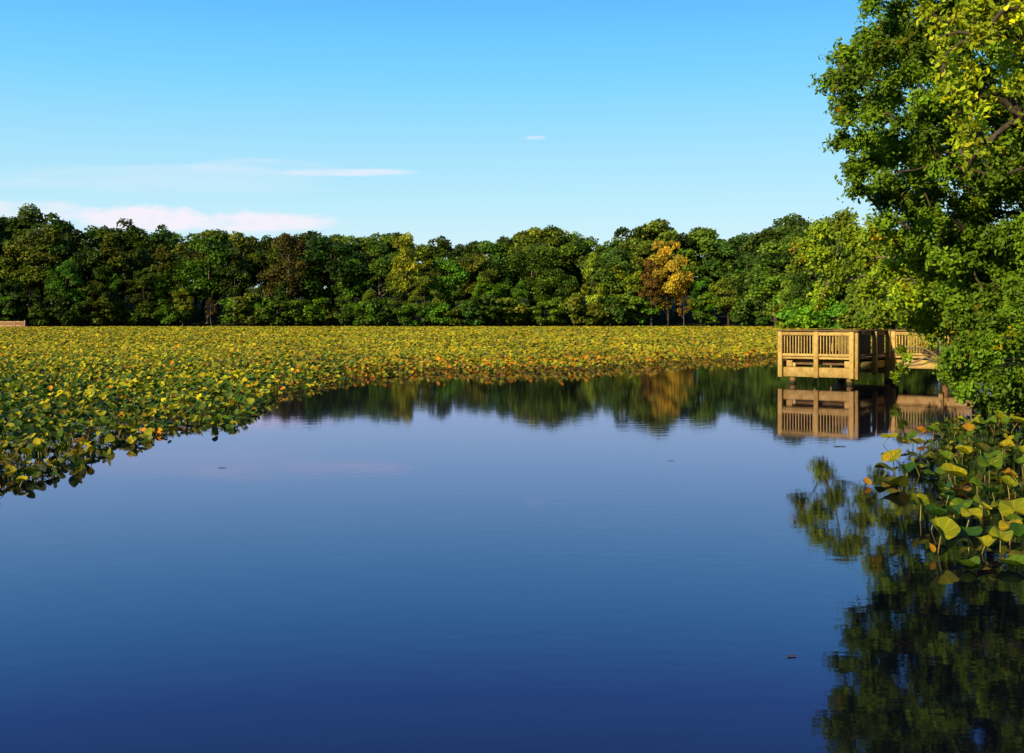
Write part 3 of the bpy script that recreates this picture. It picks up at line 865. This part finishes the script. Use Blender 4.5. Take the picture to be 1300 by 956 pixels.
# shrub overhanging the water
bC_px = [(1205, 450, 18), (1200, 475, 17), (1215, 495, 16), (1235, 510, 15), (1260, 516, 15), (1285, 518, 16), (1230, 470, 22), (1225, 435, 20), (1255, 440, 24), (1255, 485, 24), (1250, 410, 20), (1275, 400, 20), (1285, 435, 26), (1290, 480, 26), (1290, 370, 18), (1310, 345, 20), (1320, 400, 28), (1325, 450, 30), (1320, 500, 26), (1350, 420, 34), (1355, 480, 34), (1380, 450, 36), (1345, 365, 28)]
bC = [(at(x + 7, y, 27.6 + (x - 1200) * .006 + random.uniform(-.9, .6)), r / F_PX * 27.6 * 1.1) for x, y, r in bC_px]
bC = [(np.array([c[0], c[1], max(c[2], .18)]), r) for c, r in bC]
near_tree('shrub', 'dense bright green shrub overhanging the water at the bank beside the walkway', 'shrub', (13.9, 29.0, .2), (13.7, 28.7, 2.6), .09, bC, .115, (.155, .285, .012), 45, twigs=38, per=24, droop=.3, yellow=.06)
# closest tree: yellow-green hanging branches in the upper corner
bD_px = [(1178, 12, 20), (1200, 32, 14), (1222, 22, 24), (1245, 45, 24), (1215, 78, 15), (1235, 92, 22), (1200, 70, 11), (1196, 98, 10), (1262, 20, 28), (1290, 45, 26), (1275, 80, 20), (1225, 118, 16), (1203, 118, 10), (1247, 125, 15), (1212, 152, 9), (1225, 165, 8), (1250, 150, 12), (1292, 100, 16), (1296, 150, 9), (1222, 140, 12), (1240, 175, 9), (1218, 185, 8), (1252, 190, 8), (1230, 212, 7), (1270, 120, 14), (1190, 50, 14), (1240, 5, 26), (1300, 10, 30),
         (1200, -25, 30), (1250, -35, 36), (1310, -30, 40), (1330, 40, 30), (1350, 90, 26), (1370, 20, 40), (1240, -90, 40), (1320, -100, 45), (1400, -60, 50), (1430, 20, 45), (1400, 90, 30), (1450, -120, 50)]
bD = [(at(x, y, 14.6 + random.uniform(-.8, .8)), r / F_PX * 14.6) for x, y, r in bD_px]
near_tree('tree', 'closest tree with yellow-green leaves hanging into the upper right corner', 'tree', (10.4, 14.2, .35), (9.6, 14.5, 8.0), .17, bD, .086, (.42, .53, .015), 57, twigs=12, per=12, droop=.7, yellow=.2, var=.4, rust=0)

# ------------------------------------------------------------------ lilies
EDGE = np.array([(-1300, 12.2), (-400, 13.4), (-100, 14.4), (0, 14.6), (35, 15.0), (60, 16.0), (110, 17.6), (135, 19.2), (190, 21.5), (225, 22.6), (255, 23.6), (300, 24.0), (325, 26.5), (345, 31), (400, 37), (470, 43), (540, 46.5), (620, 47), (700, 48.5), (780, 51), (860, 58), (920, 62), (990, 65), (1100, 75), (1300, 90), (1600, 110)])
def edge_Y(px): return np.interp(px, EDGE[:, 0], EDGE[:, 1])


C_L = {'g': (.085, .16, .008), 'd': (.028, .085, .009), 'y': (.54, .46, .010), 'o': (.66, .26, .008), 'l': (.30, .32, .010), 'b': (.16, .08, .012), 'v': (.14, .14, .010)}


def lily_colors(n, px, Y):
    """per-leaf colours: greener near the left foreground, golden far away, orange along the inner edge"""
    far = np.clip((Y - 22) / 45, 0, 1)
    edge = np.exp(-((Y - edge_Y(px)) / 9.) ** 2) * np.clip((px - 300) / 250, 0, 1)
    u = rng.random(n)
    pg = .46 - .38 * far - .25 * edge; pd = .22 - .17 * far; pl = .17 + .22 * far; py_ = .10 + .33 * far; po = .025 + .03 * far + .24 * edge
    pr = np.stack([pg, pd, pl, py_, po], 1); pr = np.clip(pr, .01, None); pr /= pr.sum(1, keepdims=True)
    cum = np.cumsum(pr, 1); idx = (u[:, None] > cum).sum(1).clip(0, 4)
    base = np.array([C_L[k] for k in 'gdlyo'])
    X_ = (px - CX) / F_PX * Y
    patch = 1 + .22 * np.sin(X_ * .31 + 2 * np.sin(Y * .05)) * np.sin(Y * .17 + 1.5 * np.sin(X_ * .11)) + .15 * np.sin(X_ * .9 + Y * .4) * np.sin(Y * .62 - X_ * .2)
    return base[idx] * (rng.uniform(.72, 1.45, n) * patch)[:, None], idx


def gen_field(y0, y1, dens, px0=-120, px1=1420):
    """random leaf sites between distances y0..y1 inside the field"""
    Xm0, Xm1 = (px0 - CX) / F_PX * y1, (px1 - CX) / F_PX * y1
    n = int((Xm1 - Xm0) * (y1 - y0) * dens)
    X = rng.uniform(Xm0, Xm1, n); Y = rng.uniform(y0, y1, n)
    px = CX + X / Y * F_PX
    e = edge_Y(px) + (.8 * np.sin(px / 17.) + .5 * np.sin(px / 6.1 + 1)) * np.clip(Y / 32, .5, 1.3) + np.abs(rng.normal(0, 1.1, n)) * np.clip(Y / 30, .6, 1.5) - .7 - (rng.random(n) < .06) * rng.uniform(0, 2.4, n) * (px < 335)
    ok = (Y > e) & (px > px0) & (px < px1) & (inside(X, Y) > .5)
    return X[ok], Y[ok], px[ok]


stuffV, stuffT, stuffQ, stuffT3 = [], [], [], []
voff = 0
def push(V, Fs, T):
    global voff
    stuffV.append(V); stuffT.append(T)
    for f_ in Fs: stuffQ.append(f_ + voff)
    voff += len(V)


def leaf_normals(n, tilt):
    N_ = rng.normal(size=(n, 3)) * tilt; N_[:, 2] = 1; N_[:, :2] += [-.22, -.26]
    return N_


# near zone
X, Y, PX = gen_field(12, 46, 25, -1200)
n = len(X)
Z = np.clip(rng.normal(.20, .09, n) * np.clip((Y - edge_Y(PX)) / 2.5, .35, 1), .015, .5)
colN, idxN = lily_colors(n, PX, Y)
colN *= np.where(idxN < 2, np.clip(.62 + (Y - 16) / 22, .6, 1), 1)[:, None]  # shade over the nearest leaves painted into their green tints
size = rng.uniform(.08, .2, n)
N_near = leaf_normals(n, .52)
inview = (PX > 3) & (PX < 1290)
score = np.where(inview, size / Y, 0) * np.where(Y - edge_Y(PX) < 3.5, 1.6, 1)
N_LEFT = 130
single = np.argsort(-score)[:N_LEFT]
mask = np.ones(n, bool); mask[single] = False
tvs = [lily_template(11, (1.0,), .28, f_, .045, k) for k, f_ in enumerate((0, .18, .4))]
sel_t = rng.integers(0, 3, n)
for k in range(3):
    m_ = mask & (sel_t == k)
    P = np.stack([X[m_], Y[m_], Z[m_]], -1)
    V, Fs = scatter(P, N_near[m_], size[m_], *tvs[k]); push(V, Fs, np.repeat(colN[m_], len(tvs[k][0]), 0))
# stalks of the mass near its edge
m_ = mask & (Y - edge_Y(PX) < 5)
P1 = np.stack([X[m_], Y[m_], Z[m_] - .01], -1); P0 = P1.copy(); P0[:, 2] = -.1; P0[:, :2] += rng.normal(0, .2, (len(P0), 2))
ns = len(P0); tri = np.array([[1, 0, 0], [-.5, .87, 0], [-.5, -.87, 0]]) * .006
Vs = np.concatenate([P0[:, None] + tri, P1[:, None] + tri], 1)
ff = np.array([[0, 1, 4, 3], [1, 2, 5, 4], [2, 0, 3, 5]])
push(Vs.reshape(-1, 3), [(ff[None] + (np.arange(ns) * 6)[:, None, None]).reshape(-1, 4)], np.repeat(np.tile([.2, .2, .025], (ns, 1)), 6, 0))
# middle and far zones
MIDV = np.array([[-.5, -.2, .1], [0, -.55, 0], [.5, -.2, .1], [.42, .35, .14], [0, .5, .02], [-.42, .35, .14]], float); MIDF = [np.array([[0, 1, 4, 5], [1, 2, 3, 4]])]
for y0, y1, dens, s0, s1 in ((46, 75, 30, .09, .185), (75, 120, 16, .13, .26), (120, 190, 9, .2, .36), (190, 301, 5, .28, .5)):
    X2, Y2, P2 = gen_field(y0, y1, dens, -330); n2 = len(X2)
    Z2 = np.clip(rng.normal(.27, .09, n2), .05, .5)
    c2, _ = lily_colors(n2, P2, Y2)
    V, Fs = scatter(np.stack([X2, Y2, Z2], -1), leaf_normals(n2, .5), rng.uniform(s0, s1, n2), MIDV, MIDF)
    push(V, Fs, np.repeat(c2, 6, 0))
groups = {}
for f_ in stuffQ: groups.setdefault(f_.shape[1], []).append(f_)
lm = np_mesh('pond_lilies', np.vstack(stuffV), [np.vstack(g) for g in groups.values()], tint=np.vstack(stuffT), mats=[M_MASS])
tag(mobj('pond_lilies', lm), 'dense field of yellow and green pond lily leaves covering the far water', kind='stuff')

# single leaves with their stalks
LILY_ME = []
for k in range(8):
    tv, tf = lily_template(18, (.35, .7, 1.0), [.25, .1, .4, .2, .3, .15, .35, .2][k], [0, 0, .25, .45, .1, .7, .0, .3][k], [.05, .1, .06, .08, .12, .06, .15, .04][k], 40 + k)
    LILY_ME.append(np_mesh('lily_leaf', tv, tf, smooth=True, mats=[M_LILY]))
STALK_ME = {}
for k in range(5):
    mb = MB(); t = np.linspace(0, 1, 6); bend = [0, .2, -.25, .4, -.1][k]
    mb.tube(np.stack([bend * (1 - t) + .25 * bend * np.sin(t * 3.1), .15 * bend * np.sin(t * 3), t - 1], -1), .021, 6); STALK_ME[k] = mb.mesh('lily_stalk', M_STALK, True)


def lily(pos, size, normal, spin, col, blotch, label, group, k=None, stalk=True):
    r = empty('pond_lily', (pos[0], pos[1], 0))
    tag(r, label, 'lily leaf', group)
    lf = bpy.data.objects.new('leaf', LILY_ME[random.randrange(8) if k is None else k]); link(lf, r)
    q = Vector(normal).to_track_quat('Z', 'Y'); e = (q @ __import__('mathutils').Quaternion((0, 0, 1), spin)).to_euler()
    lf.location = (0, 0, pos[2]); lf.rotation_euler = e; lf.scale = (size, size, size)
    lf.color = (*col, blotch)
    if stalk:
        st = bpy.data.objects.new('stalk', STALK_ME[random.randrange(5)]); link(st, r)
        h = pos[2] + .12
        st.location = (0, 0, pos[2] - .004); st.scale = (h * .55 + .1, h * .55 + .1, h); st.rotation_euler = (0, 0, random.uniform(0, 6.28))
        st.scale = (.32, .32, h)
    return r


LKN = ['mid green', 'dark green', 'yellow-green', 'yellow', 'orange']
for i in single:
    dY = Y[i] - edge_Y(PX[i])
    if PX[i] < 130: where = 'crowded left corner' if dY > 1.2 else 'foremost left fringe'
    elif PX[i] < 240: where = 'field behind the water notch' if dY > 1.2 else 'fringe at the water notch'
    else: where = 'field edge receding right'
    lab = f"{LKN[idxN[i]]} lily leaf in the {where}"
    lily((X[i], Y[i], Z[i]), size[i] * 1.05, N_near[i], random.uniform(0, 6.28), colN[i], random.uniform(.0, .38) if idxN[i] < 3 else .2, lab, 'lily leaves in the ' + where)

# leaves of the near right patch, measured one by one: x, y, width px, height above water, colour, blotch, tilt (right, away, up), label
HP = [(1169, 640, 27, .26, 'l', .25, (.5, -.5, .8), 'green leaf with orange lower rim tilted toward open water, front left of near patch'),
      (1189, 655, 25, .22, 'd', .05, (.2, -.3, 1), 'dark green leaf low beside the orange-rimmed tilted leaf, near patch'),
      (1211, 653, 21, .18, 'd', .05, (0, -.2, 1), 'dark green leaf tucked under a yellow leaf in the near patch'),
      (1220, 640, 25, .28, 'g', .26, (-.2, -.5, .9), 'yellow-veined green leaf standing above the dark tucked leaf'),
      (1233, 652, 26, .26, 'y', .2, (.1, -.6, .8), 'bright yellow leaf between green leaves, centre of near patch'),
      (1247, 642, 24, .34, 'l', .3, (.5, -.7, .5), 'upright green leaf with ragged yellow edge beside the bright yellow leaf'),
      (1195, 678, 37, .26, 'l', .24, (.15, -.75, .7), 'largest yellow-green leaf, facing the viewer on two pale stalks'),
      (1228, 678, 31, .22, 'd', .05, (-.1, -.45, .9), 'dark green leaf right of the largest yellow-green leaf'),
      (1181, 697, 12, .10, 'o', .3, (.9, -.2, .3), 'curled withered orange leaf at the front tip of the near patch'),
      (1251, 692, 26, .14, 'y', .1, (0, -.4, .9), 'folded pale yellow leaf near the water, front of near patch'),
      (1270, 683, 27, .24, 'l', .1, (0, -.55, .8), 'plain yellow-green leaf on a straight stalk, front right of near patch'),
      (1288, 646, 36, .32, 'l', .34, (-.1, -.7, .7), 'large yellow-mottled leaf at the frame edge of the near patch'),
      (1283, 668, 27, .24, 'y', .42, (-.1, -.5, .8), 'orange-yellow leaf below the large mottled leaf'),
      (1297, 679, 24, .24, 'd', .04, (-.2, -.7, .7), 'dark green upright leaf cut by the frame beside the orange-yellow leaf'),
      (1230, 720, 27, .02, 'g', .08, (0, 0, 1), 'green leaf lying flat on water, lowest in the near patch'),
      (1253, 718, 22, .03, 'b', .3, (.1, 0, 1), 'brown dying leaf flat on water between two flat green leaves'),
      (1284, 719, 35, .03, 'g', .1, (0, -.05, 1), 'wide green leaf flat on water at the lower right'),
      (1291, 705, 22, .12, 'v', .25, (-.2, -.3, 1), 'olive leaf standing just above the wide flat leaf'),
      (1264, 701, 19, .08, 'v', .2, (.3, -.1, 1), 'olive leaf leaning flat behind the brown dying leaf'),
      (1220, 624, 25, .03, 'o', .3, (0, -.02, 1), 'long orange leaf floating flat in the middle of the near patch'),
      (1198, 622, 21, .04, 'd', .04, (0, 0, 1), 'dark green flat leaf left of the long orange floating leaf'),
      (1279, 616, 20, .24, 'l', .15, (.3, -.6, .7), 'folded light green leaf on a stalk near the frame edge'),
      (1289, 618, 14, .2, 'g', .1, (-.3, -.5, .7), 'small green leaf touching the folded light green leaf'),
      (1136, 618, 30, .05, 'v', .1, (.1, 0, 1), 'wide olive leaf lying flat at the outer edge of the near patch'),
      (1100, 614, 11, .04, 'o', .3, (.1, -.8, .5), 'single orange leaf floating alone left of the near patch'),
      (1129, 555, 18, .2, 'y', .3, (-.1, -.4, .9), 'yellow-green leaf under the dock reflection, farthest left of patch'),
      (1159, 552, 17, .24, 'g', .04, (-.5, -.3, .8), 'fresh green leaf in front of the walkway reflection'),
      (1133, 581, 24, .3, 'l', .38, (-.5, -.6, .6), 'tilted green leaf with orange blotched edge, outer side of patch'),
      (1152, 598, 23, .26, 'd', .02, (0, -.45, .9), 'dark green leaf on two stalks below the blotched tilted leaf'),
      (1126, 594, 27, .2, 'v', .15, (.1, -.15, 1), 'olive leaf stretched over open water on the outer side of patch'),
      (1159, 586, 10, .3, 'y', .2, (.6, -.5, .4), 'narrow yellow leaf standing edge-on behind the dark two-stalk leaf'),
      (1201, 584, 21, .3, 'g', .3, (0, -.4, .9), 'green leaf with orange lower half in mid patch'),
      (1223, 575, 19, .3, 'y', .25, (.1, -.45, .85), 'yellow leaf behind the half-orange leaf in mid patch'),
      (1245, 571, 22, .32, 'v', .1, (.2, -.4, .9), 'olive green leaf right of the yellow mid-patch leaf'),
      (1261, 578, 22, .3, 'g', .04, (-.1, -.4, .9), 'clean green leaf above the large two-tone leaf'),
      (1256, 591, 28, .34, 'g', .3, (0, -.65, .75), 'large two-tone leaf, green above and yellow below, mid patch'),
      (1212, 604, 30, .3, 'y', .3, (.2, -.5, .8), 'wide yellow leaf with torn rim in mid patch'),
      (1200, 598, 22, .3, 'g', .12, (-.3, -.5, .8), 'green leaf pressed against the wide torn yellow leaf'),
      (1285, 603, 15, .2, 'o', .35, (.2, -.5, .7), 'small orange withered leaf near the frame edge of mid patch'),
      (1297, 588, 18, .32, 'g', .06, (0, -.5, .8), 'green leaf cut by the frame above the small withered leaf'),
      (1277, 567, 21, .26, 'y', .4, (0, -.3, .9), 'brown-spotted yellow leaf behind the clean green leaf'),
      (1228, 546, 18, .22, 'o', .35, (0, -.5, .7), 'orange withered leaf at the back of the patch before the shrub'),
      (1234, 537, 18, .26, 'l', .04, (-.1, -.35, 1), 'green leaf above the orange withered leaf, back of patch'),
      (1254, 537, 20, .3, 'g', .1, (-.1, -.35, 1), 'broad green leaf at the back of the patch under the shrub'),
      (1269, 532, 13, .34, 'l', .1, (.4, -.5, .7), 'upright light leaf rising behind the broad back leaf'),
      (1279, 536, 14, .32, 'g', .05, (-.5, -.4, .7), 'folded green leaf right of the upright light back leaf'),
      (1292, 537, 20, .3, 'l', .3, (.1, -.4, .9), 'yellow-tipped leaf at the back of patch by the frame'),
      (1230, 554, 18, .18, 'g', .02, (0, -.2, 1), 'low green leaf below the orange back leaf'),
      (1186, 547, 16, .26, 'g', .04, (.1, -.3, 1), 'green leaf beside the drooping shrub reflection'),
      (1164, 563, 18, .2, 'v', .35, (.1, -.35, .9), 'mottled olive leaf behind the fresh green leaf'),
      (1148, 562, 15, .14, 'b', .35, (.2, -.4, .8), 'brown curled leaf behind the yellow-green outer leaf'),
      (1299, 574, 20, .3, 'l', .3, (0, -.45, .9), 'yellow-green leaf at the frame edge, mid patch height'),
      (1175, 581, 14, .14, 'v', .2, (0, -.3, 1), 'small olive leaf between the narrow yellow and half-orange leaves')]
placed = []
for px, py, w, hz, c, bl, nrm, lab in HP:
    hz *= .66; D = F_PX * (EYE - hz) / (py - HY)
    p = at(px, py, D); s = w / F_PX * D * 1.14; nrm = (nrm[0] * .9, nrm[1] * .55 + .06, nrm[2])
    lily(p, s, nrm, random.uniform(-.6, .6), np.array({'g': (.13, .22, .009), 'd': (.055, .14, .010), 'y': (.44, .41, .010), 'o': (.50, .24, .010)}.get(c, C_L[c])) * random.uniform(.9, 1.15), bl - .03, lab, 'lily leaves of the near right patch', stalk=hz > .07)
    placed.append((p[0], p[1]))
cnt = 0; tries = 0
while cnt < 110 and tries < 6000:
    tries += 1
    D = random.uniform(10.3, 26.0)
    left_px = np.interp(D, [10.3, 12.5, 15.5, 18, 22, 26], [1262, 1215, 1175, 1150, 1175, 1225])
    px = random.uniform(left_px, 1330); X_ = (px - CX) / F_PX * D
    if X_ > shore_right(D) - .2 or any(math.hypot(X_ - a, D - b) < .21 for a, b in placed): continue
    c = random.choices('gdlyovb', weights=(7, 6, 4, 1.5, .5, 3, 1.5))[0]
    hz = random.choice((.02, .03, .05, .09, .14))
    look = {'g': 'mid green', 'd': 'dark green', 'l': 'light green', 'y': 'yellow', 'o': 'orange', 'v': 'olive', 'b': 'brown'}[c]
    band = 'front' if D < 14 else 'middle' if D < 19 else 'back'
    lab = f"{look} lily leaf {'flat on water' if hz < .07 else 'on short stalk'}, one of the fillers in the {band} of near patch"
    lab = lab.replace(', one of the fillers in', ' among taller leaves in')
    lily((X_, D, hz), random.uniform(.11, .2), (random.gauss(0, .25), random.gauss(-.2, .2), 1), random.uniform(0, 6.28), np.array(C_L[c]) * random.uniform(.7, 1.2), random.uniform(0, .35), lab, 'lily leaves of the near right patch', stalk=hz > .07)
    placed.append((X_, D)); cnt += 1

# a few drifting leaves on the open water
DR = [(1005, 834, 'brown', .05, 'tiny brown leaf drifting on dark water near the tree reflection'), (852, 585, 'brown', .07, 'tiny brown leaf drifting on open water below the lily field'),
      (1066, 567, 'brown', .16, 'sliver of drifting leaf beside the dock reflection'), (282, 594, 'brown', .09, 'dark leaf drifting on open water off the left lily fringe')]
for px, py, c, s, lab in DR:
    D = F_PX * EYE / (py - HY); p = at(px, py, D)
    o = mobj('drifting_leaf', LILY_ME[1]); o.location = (p[0], p[1], .006); o.scale = (s * 1.6, s * .7, s * .08); o.rotation_euler = (0, 0, random.uniform(-.4, .4)); o.color = (*C_L['b'], .1)
    tag(o, lab, 'leaf', 'leaves drifting on the open water')

scene.view_settings.view_transform = 'Standard'
scene.view_settings.look = 'None'
scene.view_settings.exposure = 0
scene.render.engine = 'CYCLES'
scene.cycles.max_bounces = 6
scene.cycles.diffuse_bounces = 2
scene.cycles.glossy_bounces = 3
scene.cycles.transmission_bounces = 2
scene.cycles.caustics_reflective = False
scene.cycles.caustics_refractive = False
scene.cycles.use_denoising = True
